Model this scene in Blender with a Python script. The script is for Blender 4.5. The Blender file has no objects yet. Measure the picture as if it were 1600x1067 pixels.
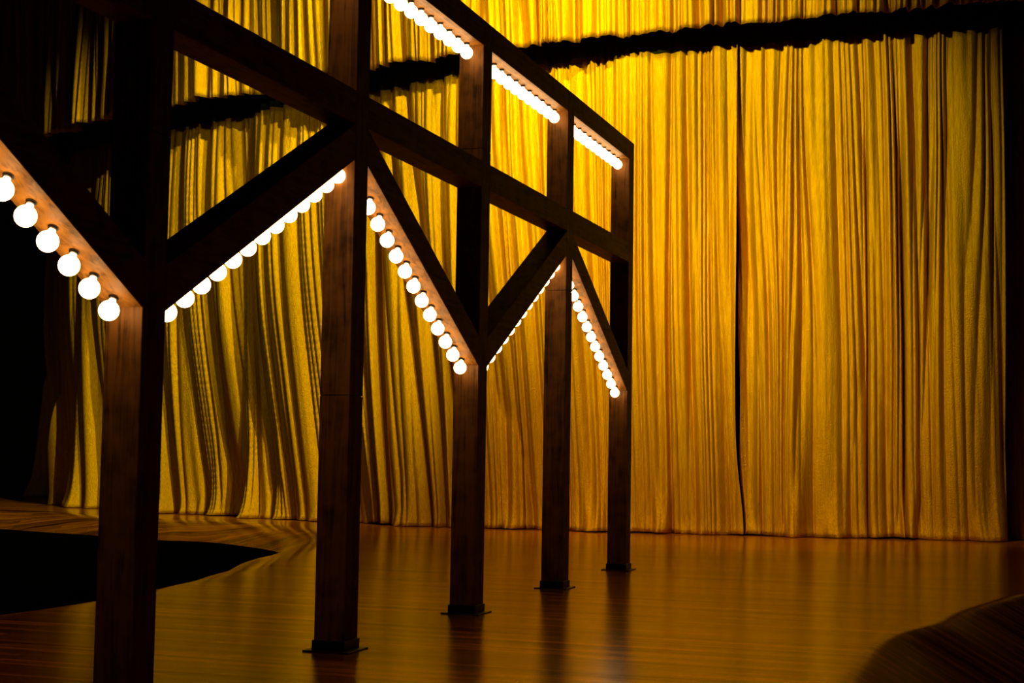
import bpy, bmesh, math
import numpy as np
from mathutils import Vector, Matrix

S = bpy.context.scene
C = S.collection
R = math.radians

# ---------------------------------------------------------------- camera
cam_d = bpy.data.cameras.new('camera')
cam = bpy.data.objects.new('camera', cam_d)
C.objects.link(cam)
EYE = Vector((0, 0, 1.55))
PITCH, ROLL = 0.07188, 0.01554
cam_d.sensor_width = 36
cam_d.lens = 2349.6 / 1600 * 36
cam_d.clip_end = 200
F = Vector((0, math.cos(PITCH), math.sin(PITCH)))
Rt = Vector((1, 0, 0))
U = Rt.cross(F)
Rr = Rt * math.cos(ROLL) + U * math.sin(ROLL)
Ur = U * math.cos(ROLL) - Rt * math.sin(ROLL)
m = Matrix((Rr, Ur, -F)).transposed().to_4x4()
m.translation = EYE
cam.matrix_world = m
S.camera = cam

# ---------------------------------------------------------------- world, exposure, stage lights
w = bpy.data.worlds.new('dark_hall')
S.world = w
w.use_nodes = True
w.node_tree.nodes['Background'].inputs['Color'].default_value = (1.0, 0.72, 0.2, 1)
w.node_tree.nodes['Background'].inputs['Strength'].default_value = 0.0
S.view_settings.view_transform = 'Standard'
S.view_settings.look = 'None'
S.view_settings.exposure = 0.0
S.view_settings.gamma = 1.0
S.view_settings.use_curve_mapping = False


def spot(name, loc, aim, power, angle, blend, size, col):
    d = bpy.data.lights.new(name, 'SPOT')
    d.energy = power
    d.spot_size = R(angle)
    d.spot_blend = blend
    d.shadow_soft_size = size
    d.color = col
    o = bpy.data.objects.new(name, d)
    C.objects.link(o)
    o.location = loc
    o.rotation_euler = (Vector(aim) - Vector(loc)).to_track_quat('-Z', 'Y').to_euler()
    return o


WARM = (1.0, 0.92, 0.12)
AMBER = (1.0, 0.68, 0.06)
spot('stage_spot', (-5.0, 18.0, 15.6), (3.0, 29.1, 8.0), 16500, 41, 0.95, 0.10, WARM)
spot('stage_spot', (4.6, 20.0, 15.6), (-3.4, 31.4, 7.4), 12000, 47, 0.8, 0.16, WARM)
spot('stage_spot', (-6.5, 19.0, 15.6), (-4.0, 31.8, 7.4), 1000, 46, 0.8, 0.3, WARM)
spot('stage_spot', (-2.5, 16.0, 15.4), (4.2, 28.8, 2.0), 10000, 35, 1.0, 0.10, AMBER)
spot('stage_spot', (4.0, 17.0, 15.4), (-1.2, 30.0, 1.8), 4500, 32, 1.0, 0.10, AMBER)
spot('stage_spot', (0.2, 21.0, 15.6), (-9.3, 35.9, 6.0), 5500, 34, 0.8, 0.10, WARM)

# ---------------------------------------------------------------- materials


def mat(name):
    mt = bpy.data.materials.new(name)
    mt.use_nodes = True
    nt = mt.node_tree
    return mt, nt, nt.nodes['Principled BSDF']


def N(nt, t, **kw):
    n = nt.nodes.new(t)
    for k, v in kw.items():
        setattr(n, k, v)
    return n


def ramp(nt, stops):
    r = nt.nodes.new('ShaderNodeValToRGB')
    e = r.color_ramp.elements
    e[0].position, e[0].color = stops[0][0], (*stops[0][1], 1)
    e[1].position, e[1].color = stops[-1][0], (*stops[-1][1], 1)
    for p, c in stops[1:-1]:
        x = e.new(p)
        x.color = (*c, 1)
    return r


def make_lame():
    mt, nt, b = mat('gold_lame')
    b.inputs['Metallic'].default_value = 0.7
    tc = N(nt, 'ShaderNodeTexCoord')
    # fine vertical slub of the weave
    mp = N(nt, 'ShaderNodeMapping')
    mp.inputs['Scale'].default_value = (70, 70, 2.5)
    n1 = N(nt, 'ShaderNodeTexNoise')
    n1.inputs['Scale'].default_value = 1.0
    n1.inputs['Detail'].default_value = 3
    nt.links.new(tc.outputs['Object'], mp.inputs[0])
    nt.links.new(mp.outputs[0], n1.inputs['Vector'])
    # crinkle and sparkle of the metal thread
    n2 = N(nt, 'ShaderNodeTexNoise')
    n2.inputs['Scale'].default_value = 34
    n2.inputs['Detail'].default_value = 5
    n2.inputs['Roughness'].default_value = 0.7
    nt.links.new(tc.outputs['Object'], n2.inputs['Vector'])
    rc = ramp(nt, [(0.3, (0.50, 0.235, 0.0004)), (0.7, (0.70, 0.39, 0.0008))])
    nt.links.new(n1.outputs[0], rc.inputs[0])
    nt.links.new(rc.outputs[0], b.inputs['Base Color'])
    b.inputs['Specular IOR Level'].default_value = 0.05
    rr = N(nt, 'ShaderNodeMapRange')
    rr.inputs['To Min'].default_value = 0.38
    rr.inputs['To Max'].default_value = 0.66
    nt.links.new(n2.outputs[0], rr.inputs[0])
    nt.links.new(rr.outputs[0], b.inputs['Roughness'])
    mu = N(nt, 'ShaderNodeMath', operation='MULTIPLY_ADD')
    mu.inputs[1].default_value = 0.35
    nt.links.new(n1.outputs[0], mu.inputs[0])
    nt.links.new(n2.outputs[0], mu.inputs[2])
    bp = N(nt, 'ShaderNodeBump')
    bp.inputs['Strength'].default_value = 0.7
    bp.inputs['Distance'].default_value = 0.02
    nt.links.new(mu.outputs[0], bp.inputs['Height'])
    nt.links.new(bp.outputs[0], b.inputs['Normal'])
    return mt


def make_wood(name, dark, light, axis):
    """stained timber, grain running along the object's local axis"""
    mt, nt, b = mat(name)
    tc = N(nt, 'ShaderNodeTexCoord')
    mp = N(nt, 'ShaderNodeMapping')
    sc = [14, 14, 14]
    sc[axis] = 0.9
    mp.inputs['Scale'].default_value = sc
    n1 = N(nt, 'ShaderNodeTexNoise')
    n1.inputs['Scale'].default_value = 1.6
    n1.inputs['Detail'].default_value = 7
    n1.inputs['Distortion'].default_value = 0.9
    nt.links.new(tc.outputs['Object'], mp.inputs[0])
    nt.links.new(mp.outputs[0], n1.inputs['Vector'])
    n2 = N(nt, 'ShaderNodeTexNoise')
    n2.inputs['Scale'].default_value = 6.0
    n2.inputs['Detail'].default_value = 3
    nt.links.new(tc.outputs['Object'], n2.inputs['Vector'])
    mx = N(nt, 'ShaderNodeMath', operation='MULTIPLY_ADD')
    mx.inputs[1].default_value = 0.8
    nt.links.new(n2.outputs[0], mx.inputs[0])
    nt.links.new(n1.outputs[0], mx.inputs[2])
    rc = ramp(nt, [(0.6, dark), (1.1, light)])
    nt.links.new(mx.outputs[0], rc.inputs[0])
    nt.links.new(rc.outputs[0], b.inputs['Base Color'])
    b.inputs['Roughness'].default_value = 0.5
    b.inputs['Specular IOR Level'].default_value = 0.15
    bp = N(nt, 'ShaderNodeBump')
    bp.inputs['Strength'].default_value = 0.15
    bp.inputs['Distance'].default_value = 0.01
    nt.links.new(n1.outputs[0], bp.inputs['Height'])
    nt.links.new(bp.outputs[0], b.inputs['Normal'])
    return mt


THETA = 0.32191


def make_floor():
    mt, nt, b = mat('varnished_strip_floor')
    tc = N(nt, 'ShaderNodeTexCoord')
    mp = N(nt, 'ShaderNodeMapping')
    mp.vector_type = 'POINT'
    mp.inputs['Rotation'].default_value = (0, 0, THETA)
    nt.links.new(tc.outputs['Object'], mp.inputs[0])
    br = N(nt, 'ShaderNodeTexBrick')
    br.offset = 0.37
    br.offset_frequency = 2
    br.inputs['Scale'].default_value = 1.0
    br.inputs['Brick Width'].default_value = 2.3
    br.inputs['Row Height'].default_value = 0.11
    br.inputs['Mortar Size'].default_value = 0.004
    br.inputs['Mortar Smooth'].default_value = 0.2
    br.inputs['Color1'].default_value = (0.26, 0.072, 0.003, 1)
    br.inputs['Color2'].default_value = (0.74, 0.23, 0.008, 1)
    br.inputs['Mortar'].default_value = (0.05, 0.02, 0.004, 1)
    nt.links.new(mp.outputs[0], br.inputs['Vector'])
    ms = N(nt, 'ShaderNodeMapping')
    ms.inputs['Scale'].default_value = (0.16, 4.2, 1)
    nt.links.new(mp.outputs[0], ms.inputs[0])
    n1 = N(nt, 'ShaderNodeTexNoise')
    n1.inputs['Scale'].default_value = 1.0
    n1.inputs['Detail'].default_value = 8.5
    n1.inputs['Roughness'].default_value = 0.74
    nt.links.new(ms.outputs[0], n1.inputs['Vector'])
    rc = ramp(nt, [(0.36, (0.12, 0.08, 0.06)), (0.55, (0.95, 0.95, 0.95)), (0.75, (1.25, 1.2, 1.1))])
    nt.links.new(n1.outputs[0], rc.inputs[0])
    mx = N(nt, 'ShaderNodeMix', data_type='RGBA', blend_type='MULTIPLY')
    mx.inputs[0].default_value = 1.0
    nt.links.new(br.outputs['Color'], mx.inputs[6])
    nt.links.new(rc.outputs[0], mx.inputs[7])
    nt.links.new(mx.outputs[2], b.inputs['Base Color'])
    rr = N(nt, 'ShaderNodeMapRange')
    rr.inputs['To Min'].default_value = 0.24
    rr.inputs['To Max'].default_value = 0.09
    nt.links.new(n1.outputs[0], rr.inputs[0])
    nt.links.new(rr.outputs[0], b.inputs['Roughness'])
    sp = N(nt, 'ShaderNodeMapRange')
    sp.inputs['From Min'].default_value = 0.36
    sp.inputs['From Max'].default_value = 0.62
    sp.inputs['To Min'].default_value = 0.06
    sp.inputs['To Max'].default_value = 0.8
    nt.links.new(n1.outputs[0], sp.inputs[0])
    nt.links.new(sp.outputs[0], b.inputs['Specular IOR Level'])
    b.inputs['Specular Tint'].default_value = (1.0, 0.50, 0.05, 1)
    bp = N(nt, 'ShaderNodeBump')
    bp.inputs['Strength'].default_value = 0.35
    bp.inputs['Distance'].default_value = 0.01
    nt.links.new(n1.outputs[0], bp.inputs['Height'])
    nt.links.new(bp.outputs[0], b.inputs['Normal'])
    # painted shade: the surface turns flat black deep inside the hollows
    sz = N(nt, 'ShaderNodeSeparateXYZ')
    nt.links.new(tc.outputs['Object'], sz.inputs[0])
    lf = N(nt, 'ShaderNodeMath', operation='LESS_THAN')       # left hollow goes black higher up than the right one
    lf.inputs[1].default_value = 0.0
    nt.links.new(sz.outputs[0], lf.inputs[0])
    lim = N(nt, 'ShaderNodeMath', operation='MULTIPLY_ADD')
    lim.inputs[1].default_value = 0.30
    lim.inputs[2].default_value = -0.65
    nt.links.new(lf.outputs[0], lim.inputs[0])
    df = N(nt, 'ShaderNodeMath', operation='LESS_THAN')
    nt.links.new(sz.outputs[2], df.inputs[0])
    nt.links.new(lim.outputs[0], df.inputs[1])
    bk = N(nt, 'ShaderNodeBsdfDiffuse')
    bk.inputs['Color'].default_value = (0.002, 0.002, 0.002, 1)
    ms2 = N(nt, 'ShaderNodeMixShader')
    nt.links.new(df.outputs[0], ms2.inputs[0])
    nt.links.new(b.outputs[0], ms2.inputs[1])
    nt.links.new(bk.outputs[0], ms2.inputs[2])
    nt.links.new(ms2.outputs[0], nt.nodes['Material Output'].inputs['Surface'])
    return mt


def plain(name, col, rough, metal=0.0):
    mt, nt, b = mat(name)
    tc = N(nt, 'ShaderNodeTexCoord')
    n1 = N(nt, 'ShaderNodeTexNoise')
    n1.inputs['Scale'].default_value = 8.5
    nt.links.new(tc.outputs['Object'], n1.inputs['Vector'])
    rc = ramp(nt, [(0.3, tuple(c * 0.8 for c in col)), (0.7, tuple(c * 1.2 for c in col))])
    nt.links.new(n1.outputs[0], rc.inputs[0])
    nt.links.new(rc.outputs[0], b.inputs['Base Color'])
    b.inputs['Roughness'].default_value = rough
    b.inputs['Metallic'].default_value = metal
    return mt


def make_bulb_glass():
    mt, nt, b = mat('lit_opal_glass')
    b.inputs['Base Color'].default_value = (0.9, 0.85, 0.75, 1)
    b.inputs['Roughness'].default_value = 0.25
    b.inputs['Emission Color'].default_value = (1.0, 0.60, 0.26, 1)
    b.inputs['Emission Strength'].default_value = 8.5
    return mt


M_LAME = make_lame()
WOODS = [make_wood('stained_timber_along', (0.060, 0.028, 0.005), (0.32, 0.145, 0.024), 0),
         make_wood('stained_timber_upright', (0.034, 0.015, 0.003), (0.24, 0.105, 0.018), 2)]
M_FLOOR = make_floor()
M_BLACK = plain('black_drape_paint', (0.004, 0.004, 0.0035), 0.9)
M_HEAD = plain('black_heading_cloth', (0.006, 0.006, 0.004), 0.8)
M_STEEL = plain('black_steel', (0.008, 0.007, 0.006), 0.45, 0.3)
M_SOCKET = plain('black_bakelite', (0.003, 0.0025, 0.002), 0.5)
M_BULB = make_bulb_glass()

# ---------------------------------------------------------------- helpers


def tag(o, label=None, cat=None, group=None, kind=None):
    if label: o['label'] = label
    if cat: o['category'] = cat
    if group: o['group'] = group
    if kind: o['kind'] = kind
    return o


def link(name, me, m, parent=None, smooth=False):
    o = bpy.data.objects.new(name, me)
    C.objects.link(o)
    if m: me.materials.append(m)
    if smooth:
        me.polygons.foreach_set('use_smooth', [True] * len(me.polygons))
    if parent: o.parent = parent
    return o


def grid_mesh(name, P):
    """P: rows x cols x 3 array of points -> quad grid mesh"""
    nr, nc = P.shape[:2]
    me = bpy.data.meshes.new(name)
    idx = np.arange(nr * nc).reshape(nr, nc)
    q = np.stack([idx[:-1, :-1], idx[:-1, 1:], idx[1:, 1:], idx[1:, :-1]], -1).reshape(-1, 4)
    me.vertices.add(nr * nc)
    me.vertices.foreach_set('co', P.reshape(-1).astype(np.float32))
    me.loops.add(q.size)
    me.loops.foreach_set('vertex_index', q.reshape(-1).astype(np.int32))
    me.polygons.add(len(q))
    me.polygons.foreach_set('loop_start', np.arange(0, q.size, 4, dtype=np.int32))
    me.polygons.foreach_set('loop_total', np.full(len(q), 4, np.int32))
    me.update(calc_edges=True)
    me.validate()
    return me


def _hash(i, j, seed):
    x = np.sin(i * 127.1 + j * 311.7 + seed * 74.7) * 43758.5453
    return (x - np.floor(x)) * 2 - 1


def noise2(x, y, seed):
    """smooth value noise in -1..1"""
    xi, yi = np.floor(x), np.floor(y)
    fx, fy = x - xi, y - yi
    fx = fx * fx * fx * (fx * (fx * 6 - 15) + 10)
    fy = fy * fy * (3 - 2 * fy)
    a, b_ = _hash(xi, yi, seed), _hash(xi + 1, yi, seed)
    c, d = _hash(xi, yi + 1, seed), _hash(xi + 1, yi + 1, seed)
    return (a * (1 - fx) + b_ * fx) * (1 - fy) + (c * (1 - fx) + d * fx) * fy


# ---------------------------------------------------------------- the floor with its two sunken hollows


def seg_dist(X, Y, poly, closed=True):
    d = np.full(X.shape, 1e9)
    n = len(poly)
    for i in range(n if closed else n - 1):
        ax, ay = poly[i]
        bx, by = poly[(i + 1) % n]
        vx, vy = bx - ax, by - ay
        t = np.clip(((X - ax) * vx + (Y - ay) * vy) / (vx * vx + vy * vy), 0, 1)
        d = np.minimum(d, np.hypot(X - ax - t * vx, Y - ay - t * vy))
    return d


def inside(X, Y, poly):
    r = np.zeros(X.shape, bool)
    n = len(poly)
    for i in range(n):
        ax, ay = poly[i]
        bx, by = poly[(i + 1) % n]
        if ay == by: continue
        c = ((ay > Y) != (by > Y)) & (X < (bx - ax) * (Y - ay) / (by - ay) + ax)
        r ^= c
    return r


def smooth_poly(pts, n=6):
    """Catmull-Rom through the points, closed"""
    out = []
    k = len(pts)
    for i in range(k):
        p0, p1, p2, p3 = [np.array(pts[(i + j - 1) % k], float) for j in range(4)]
        for t in np.arange(n) / n:
            out.append(tuple(0.5 * ((2 * p1) + (p2 - p0) * t + (2 * p0 - 5 * p1 + 4 * p2 - p3) * t * t
                                    + (3 * p1 - p0 - 3 * p2 + p3) * t ** 3)))
    return out


PIT_L = smooth_poly([(-5.4, 12.4), (-4.5, 13.5), (-3.95, 14.8), (-3.62, 16.2), (-3.35, 17.8), (-3.1, 19.8),
                     (-2.9, 22.0), (-2.75, 24.6), (-2.95, 27.0), (-4.2, 29.6), (-6.2, 31.2), (-8.6, 32.6),
                     (-11.5, 34.5), (-14.5, 34), (-15, 24), (-13, 15), (-9, 12)])
PIT_R = smooth_poly([(1.95, 8.6), (2.31, 10.39), (2.57, 11.24), (2.93, 12.29), (3.2, 12.94), (3.45, 13.41), (3.73, 13.8), (4.02, 14.22),
                     (4.32, 14.84), (4.65, 15.47), (5.37, 16.57), (6.0, 17.35), (7.6, 18.2), (10, 18), (11.5, 13), (10, 7.5), (6, 5.6), (2.9, 6.4)])


def hollow_depth(X, Y):
    Z = np.zeros(X.shape)
    dl = np.where(inside(X, Y, PIT_L), seg_dist(X, Y, PIT_L), 0)
    rl = 1.7
    wob = 1 + 0.35 * noise2(X * 0.55 + 3, Y * 0.4, 5) + 0.12 * noise2(X * 1.3, Y * 1.1, 9)
    Z -= np.minimum((0.95 * (np.sqrt(dl ** 2 + rl ** 2) - rl) + 1.6 * np.clip(dl - 2.2, 0, 3)) * wob, 8.0)
    dr = np.where(inside(X, Y, PIT_R), seg_dist(X, Y, PIT_R), 0)
    rr = 0.05
    Z -= 0.60 * (np.sqrt(dr ** 2 + rr ** 2) - rr) + 6.0 * np.clip(dr - 0.95, 0, 1.3)
    return Z


xs = np.arange(-15.5, 14.01, 0.05)
ys = np.arange(2.0, 44.01, 0.07)
Xg, Yg = np.meshgrid(xs, ys)
Pf = np.stack([Xg, Yg, hollow_depth(Xg, Yg)], -1)
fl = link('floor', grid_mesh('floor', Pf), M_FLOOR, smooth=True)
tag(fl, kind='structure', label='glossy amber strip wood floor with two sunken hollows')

# ---------------------------------------------------------------- hall shell


def box_mesh(name, lo, hi):
    bm = bmesh.new()
    add_box(bm, lo, hi)
    me = bpy.data.meshes.new(name)
    bm.to_mesh(me)
    bm.free()
    return me


def add_box(bm, lo, hi, bevel=0.0):
    vs = [bm.verts.new((x, y, z)) for x in (lo[0], hi[0]) for y in (lo[1], hi[1]) for z in (lo[2], hi[2])]
    fs = [(0, 1, 3, 2), (4, 6, 7, 5), (0, 4, 5, 1), (2, 3, 7, 6), (0, 2, 6, 4), (1, 5, 7, 3)]
    faces = [bm.faces.new([vs[i] for i in f]) for f in fs]
    if bevel:
        es = list({e for f in faces for e in f.edges})
        bmesh.ops.bevel(bm, geom=es, offset=bevel, segments=1, profile=0.5, affect='EDGES')


for nm, lo, hi, lb in (('wall_back', (-15.8, 44.0, -0.2), (14.3, 44.3, 18), 'black back wall of the hall behind the curtains'),
                       ('wall_left', (-15.8, -4, -0.2), (-15.5, 44.0, 18), 'black side wall at the left of the hall'),
                       ('wall_right', (14.0, -4, -0.2), (14.3, 44.0, 18), 'black side wall at the right of the hall'),
                       ('ceiling', (-15.8, -4, 18), (14.3, 44.3, 18.3), 'black ceiling of the hall')):
    o = link(nm, box_mesh(nm, lo, hi), M_BLACK)
    tag(o, kind='structure', label=lb)

# ---------------------------------------------------------------- curtains
PLAN = np.array([(-15.0, 42.6), (-13.2, 40.6), (-11.4, 38.5), (-9.6, 36.5), (-7.74, 34.9), (-5.62, 33.3), (-4.06, 32.1),
                 (-3.08, 31.4), (-1.23, 30.45), (-0.45, 30.1), (2.54, 29.25), (6.06, 28.55), (9.63, 28.2), (13.6, 28.1)])


def _dense(P, n=24):
    out = []
    k = len(P)
    for i in range(k - 1):
        p0, p1, p2, p3 = P[max(i - 1, 0)], P[i], P[i + 1], P[min(i + 2, k - 1)]
        for t in np.arange(n) / n:
            out.append(0.5 * ((2 * p1) + (p2 - p0) * t + (2 * p0 - 5 * p1 + 4 * p2 - p3) * t * t
                              + (3 * p1 - p0 - 3 * p2 + p3) * t ** 3))
    out.append(P[-1])
    return np.array(out)


PD = _dense(PLAN)
PL = np.concatenate([[0], np.cumsum(np.hypot(*np.diff(PD, axis=0).T))])
PT = np.gradient(PD, axis=0)
PT /= np.hypot(PT[:, 0], PT[:, 1])[:, None]


def plan(u):
    x, y = np.interp(u, PL, PD[:, 0]), np.interp(u, PL, PD[:, 1])
    tx, ty = np.interp(u, PL, PT[:, 0]), np.interp(u, PL, PT[:, 1])
    return x, y, ty, -tx            # position and the normal pointing towards the audience


def u_at_x(x):
    return float(np.interp(x, PD[:, 0], PL))


HEM_X = [-15, -7.74, -3, -0.3, 2.54, 6.06, 9.5, 13.6]
HEM_Z = [9.45, 9.36, 9.43, 9.54, 9.74, 9.92, 10.20, 10.45]
BAND_Z = [9.0, 8.92, 9.02, 9.20, 9.38, 9.55, 9.74, 9.95]          # where the gold stops and the black heading begins
ZHEAD0 = 9.5


def folds(u, v, H, seed, x):
    """depth of the cloth: v = 0 at the floor .. 1 at the top; broad folds low down, fine gathers high up"""
    left = np.clip((3.0 - x) / 6.0, 0, 1)            # the left half hangs in deeper, leaning folds
    drop = np.clip(1 - v, 0, 1)
    lean = (0.10 + 0.75 * left) * drop ** 1.7 * H * 0.14
    uu = u - lean + 0.05 * noise2(u * 0.6, v * 3.0, seed + 1)
    flat = left + (1 - left) * (0.30 + 0.70 * np.clip(v * 1.6, 0, 1))      # the right half hangs flatter low down
    broad = np.abs(noise2(uu * 1.35, v * 1.1 + 0.3, seed + 2)) ** 0.8
    n_a = noise2(uu * 1.1, v * 0.7, seed + 3)
    n_b = noise2(uu * 2.3, v * 1.1, seed + 4)
    amp = 0.55 + 0.45 * noise2(uu * 0.8, v * 1.2, seed + 5)
    amp2 = 0.6 + 0.4 * noise2(uu * 1.7, v * 2.0, seed + 9)
    mid = np.abs(np.sin(math.pi * (uu * 2.3 + 1.3 * n_a)))
    fine = np.abs(np.sin(math.pi * (uu * 5.6 + 1.5 * n_b + 0.8 * n_a)))
    vfine = noise2(uu * 17, v * 4, seed + 6)
    d = (0.22 + 0.36 * left) * broad * (0.55 + 0.6 * drop)
    d += (0.27 + 0.14 * left) * mid * amp * flat
    d += (0.10 + 0.06 * v) * fine * amp2 * flat
    d += 0.016 * vfine * (0.35 + v)
    crease = noise2(uu * 1.15, v * 0.3, seed + 12)
    d -= 0.16 * np.exp(-(crease / 0.05) ** 2) * np.clip(0.4 + drop, 0, 1)      # a few long narrow tucks
    return d


def cloth(u0, u1, z0f, z1f, off, seed, du, rows, vref):
    """one sheet of pleated cloth between two heights; u0/u1 may wander with height"""
    f0 = u0 if callable(u0) else (lambda v: np.full_like(v, u0))
    f1 = u1 if callable(u1) else (lambda v: np.full_like(v, u1))
    v = np.linspace(0, 1, rows) ** 1.15
    a0, a1 = f0(v), f1(v)
    nc = int((a1.max() - a0.min()) / du) + 1
    t = np.linspace(0, 1, nc)
    Ug = a0[:, None] + (a1 - a0)[:, None] * t[None, :]
    Vg = np.repeat(v[:, None], nc, 1)
    x, y, nx, ny = plan(Ug)
    zlo, zhi = z0f(x, Ug), z1f(x, Ug)
    Z = zlo + Vg * (zhi - zlo)
    d = folds(Ug, Z / vref, 12.0, seed, x)
    if vref < 13:                    # the lower curtains are gathered flat under the valance
        d = d * (1 - 0.5 * np.clip((Z - 4.0) / 5.0, 0, 1) ** 1.5)
    if zlo.mean() < 1:               # the cloth kicks out a little and breaks where it meets the floor
        d = d + np.exp(-Z / 0.22) * (0.05 + 0.10 * np.abs(noise2(Ug * 2.6, Vg * 0, seed + 8)))
        d = d + np.exp(-Z / 0.75) * 0.42 * np.clip(noise2(Ug * 2.4 + 0.25 * noise2(Ug * 3, Z, 5), Vg * 0, seed + 14), 0, 1) ** 1.6
        d = d + np.exp(-Z / 0.12) * 0.04 * noise2(Ug * 9, Z * 9, seed + 11)
    d = d + off
    return np.stack([x + nx * d, y + ny * d, Z], -1)


def thicken(o):
    sm = o.modifiers.new('cloth_thickness', 'SOLIDIFY')
    sm.thickness = 0.006
    sm.offset = -1


def curtain(name, label, u0, u1, off, seed, du=0.010, group=None):
    o = link(name, grid_mesh(name, cloth(u0, u1, low, zhead, off, seed, du, 60, 12.0)), M_LAME, smooth=True)
    thicken(o)
    tag(o, label, 'curtain', group)
    e = lambda f: float(f(np.array([1.0]))[0]) if callable(f) else f
    h = link('heading', grid_mesh('heading', cloth(e(u0), e(u1), zhead, lambda x, u: np.full_like(x, 12.0), off, seed, du * 2, 10, 12.0)),
             M_HEAD, o, smooth=True)
    thicken(h)
    h['label'] = 'black gathered heading above the gold cloth'
    return o


def zhead(x, u):
    return np.interp(x, HEM_X, BAND_Z) + 0.04 * noise2(u * 5.5, u * 0, 88)


uL = u_at_x(-11.25)
uS = u_at_x(4.32)
uR = u_at_x(9.25)
low = lambda x, u: 0.012 + 0.03 * np.clip(noise2(u * 1.1, u * 0, 31), 0, 1)


def slit_l(v):
    z = v * ZHEAD0
    return uS + 0.16 * np.exp(-(z / 1.1) ** 2) - 0.02 * np.exp(-((z - 3.2) / 1.6) ** 2)


def slit_r(v):
    z = v * ZHEAD0
    return (slit_l(v) + 0.012 + 0.075 * np.exp(-((z - 2.6) / 1.1) ** 2) + 0.02 * np.exp(-((z - 5.0) / 1.2) ** 2)
            - 0.15 * np.clip((z - 6.0) / 1.5, 0, 1))


curtain('stage_curtain', 'wide gold lame curtain behind the timber frame, ending at the narrow black slit',
        uL, slit_l, 0.0, 3)
curtain('stage_curtain', 'gold lame curtain right of the narrow black slit, clear of the timber frame',
        slit_r, uR, -0.03, 21)
curtain('stage_curtain', 'dim brown-gold curtain strip at the far right edge of the photo',
        uR - 0.25, u_at_x(13.4), -0.75, 41)
curtain('stage_curtain', 'nearly black unlit curtain at the far left, behind the nearest posts',
        0.3, uL + 0.3, -2.2, 57, du=0.02)


def hem(x, u):
    z = np.interp(x, HEM_X, HEM_Z)
    z = 1.60 + (z - 1.55) * (1 - 0.6 / 30)
    return z + 0.03 * noise2(u * 2.2, u * 0, 77) + 0.02 * noise2(u * 6, u * 0, 78)


vo = link('curtain_valance', grid_mesh('curtain_valance', cloth(0.3, u_at_x(13.4), hem, lambda x, u: np.full_like(x, 15.2),
                                                                0.46, 91, 0.010, 30, 14.0)), M_LAME, smooth=True)
thicken(vo)
tag(vo, 'upper gold lame curtain across the top of the photo, hemmed above the dark band', 'curtain')

# ---------------------------------------------------------------- the timber frame
W_ = 0.25          # section of posts and beams
BAY = 2.91006
TOP, MID = 5.685, 4.315
root = bpy.data.objects.new('timber_frame', None)
C.objects.link(root)
bx, by = -1.23548, 11.49537
dirv = (math.sin(THETA), math.cos(THETA))
root.location = (bx - dirv[0] * BAY, by - dirv[1] * BAY, 0)
root.rotation_euler = (0, 0, math.pi / 2 - THETA)
tag(root, 'tall dark timber truss frame of posts and zigzag braces lined with lit globe bulbs', 'light frame')


def bm_obj(name, bm, m, parent, smooth=False):
    me = bpy.data.meshes.new(name)
    bmesh.ops.recalc_face_normals(bm, faces=bm.faces)
    bm.to_mesh(me)
    bm.free()
    return link(name, me, m, parent, smooth)


# bulb and socket share one mesh each; origin on the timber, pointing down local -Z
def lathe(profile, seg=24):
    bm = bmesh.new()
    rings = []
    for r, z in profile:
        if r < 1e-6:
            rings.append([bm.verts.new((0, 0, z))])
        else:
            rings.append([bm.verts.new((r * math.cos(2 * math.pi * k / seg), r * math.sin(2 * math.pi * k / seg), z)) for k in range(seg)])
    for a, b in zip(rings, rings[1:]):
        for k in range(seg):
            k2 = (k + 1) % seg
            if len(a) == 1 and len(b) > 1:
                bm.faces.new((a[0], b[k], b[k2]))
            elif len(b) == 1 and len(a) > 1:
                bm.faces.new((a[k], a[k2], b[0]))
            elif len(a) > 1:
                bm.faces.new((a[k], a[k2], b[k2], b[k]))
    bmesh.ops.recalc_face_normals(bm, faces=bm.faces)
    return bm


RB, CB = 0.0605, -0.095
prof = [(0.0, -0.016), (0.0185, -0.016), (0.0205, -0.024), (0.0235, -0.034)]
a0 = math.asin(0.028 / RB)
for k in range(13):
    a = a0 + (math.pi - a0) * k / 12
    prof.append((RB * math.sin(a) if k < 12 else 0.0, CB + RB * math.cos(a)))
bm = lathe(prof)
ME_BULB = bpy.data.meshes.new('light_bulb')
bm.to_mesh(ME_BULB); bm.free()
ME_BULB.materials.append(M_BULB)
ME_BULB.polygons.foreach_set('use_smooth', [True] * len(ME_BULB.polygons))
prof = [(0.0, 0.0), (0.030, 0.0), (0.030, -0.004), (0.0245, -0.006), (0.0245, -0.010), (0.027, -0.012), (0.027, -0.016),
        (0.022, -0.019), (0.0, -0.019)]
bm = lathe(prof)
ME_SOCK = bpy.data.meshes.new('lamp_socket')
bm.to_mesh(ME_SOCK); bm.free()
ME_SOCK.materials.append(M_SOCKET)


def hang_bulb(parent, s, z, beta):
    for nm, me in (('light_bulb', ME_BULB), ('lamp_socket', ME_SOCK)):
        o = bpy.data.objects.new(nm, me)
        C.objects.link(o)
        o.parent = parent
        o.location = (s, 0.132, z)
        o.rotation_euler = (0, beta, 0)


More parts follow.
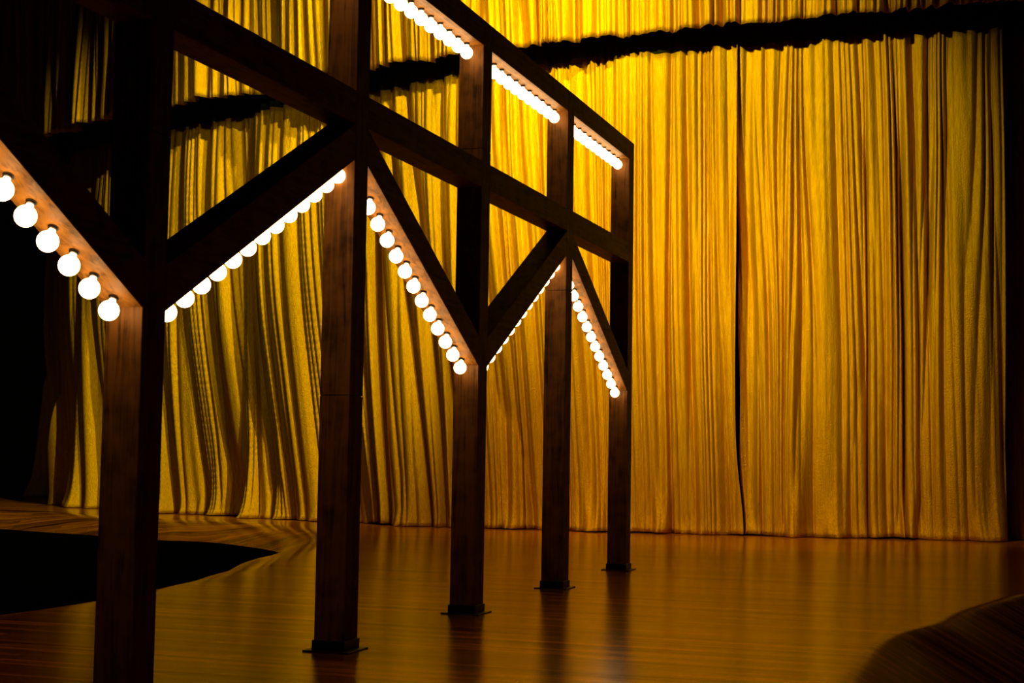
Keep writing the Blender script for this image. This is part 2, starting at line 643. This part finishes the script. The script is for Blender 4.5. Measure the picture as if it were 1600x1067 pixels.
SEAMS = {-1: [2.4], 0: [3.40], 1: [1.946], 2: [4.43], 3: [3.37], 4: [2.9]}
for i in range(-1, 5):
    s0 = i * BAY
    bm = bmesh.new()
    zs = [0.008] + SEAMS[i] + [TOP]
    for za, zb in zip(zs, zs[1:]):
        add_box(bm, (s0, 0, za + (0.002 if za > 1 else 0)), (s0 + W_, W_, zb - (0.002 if zb < 5 else 0)), 0.004)
    add_box(bm, (s0 + 0.012, 0.012, 0.01), (s0 + W_ - 0.012, W_ - 0.012, TOP - 0.01))
    post = bm_obj('post', bm, WOODS[1], root)
    bm = bmesh.new()
    add_box(bm, (s0 - 0.065, -0.065, 0.0), (s0 + W_ + 0.065, W_ + 0.065, 0.012), 0.003)
    bm_obj('base_plate', bm, M_STEEL, post)
    bm = bmesh.new()
    g = 0.012
    add_box(bm, (s0 - g, -g, 0.012), (s0 + W_ + g, 0, 0.085), 0.002)
    add_box(bm, (s0 - g, W_, 0.012), (s0 + W_ + g, W_ + g, 0.085), 0.002)
    add_box(bm, (s0 - g, 0, 0.012), (s0, W_, 0.085), 0.002)
    add_box(bm, (s0 + W_, 0, 0.012), (s0 + W_ + g, W_, 0.085), 0.002)
    bm_obj('base_collar', bm, M_STEEL, post)

BZ0, BZ1, BT = 2.345, 3.765, 0.285      # underside of a brace at its low and high end, vertical thickness
for i in range(-1, 4):
    a, b = i * BAY + W_, (i + 1) * BAY
    bm = bmesh.new(); add_box(bm, (a, 0, TOP - W_), (b, W_, TOP), 0.004)
    top = bm_obj('top_beam', bm, WOODS[0], root)
    bm = bmesh.new(); add_box(bm, (a, 0, MID - W_ - 0.008), (b, W_, MID), 0.004)
    bm_obj('middle_beam', bm, WOODS[0], root)
    if i >= 0:
        for k in range(11):
            hang_bulb(top, a + 0.20 + (b - a - 0.32) * k / 10, TOP - W_, 0)
    rising = i % 2 == 0
    z_a, z_b = (BZ0, BZ1) if rising else (BZ1, BZ0)
    bm = bmesh.new()
    vs = []
    for yy in (0.0, W_):
        vs.append([bm.verts.new(p) for p in ((a, yy, z_a), (b, yy, z_b), (b, yy, z_b + BT), (a, yy, z_a + BT))])
    bm.faces.new(vs[0]); bm.faces.new(vs[1][::-1])
    for k in range(4):
        k2 = (k + 1) % 4
        bm.faces.new((vs[0][k], vs[1][k], vs[1][k2], vs[0][k2]))
    bmesh.ops.bevel(bm, geom=list(bm.edges), offset=0.004, segments=1, profile=0.5, affect='EDGES')
    brace = bm_obj('brace', bm, WOODS[0], root)
    slope = (BZ1 - BZ0) / (b - a)
    beta = -math.atan(slope) if rising else math.atan(slope)
    for k in range(13):
        dist = (0.19 if rising else 0.10) + 0.2 * k      # from the low end
        if i == -1 and k > 7: continue
        s = a + dist if rising else b - dist
        hang_bulb(brace, s, BZ0 + slope * dist, beta)
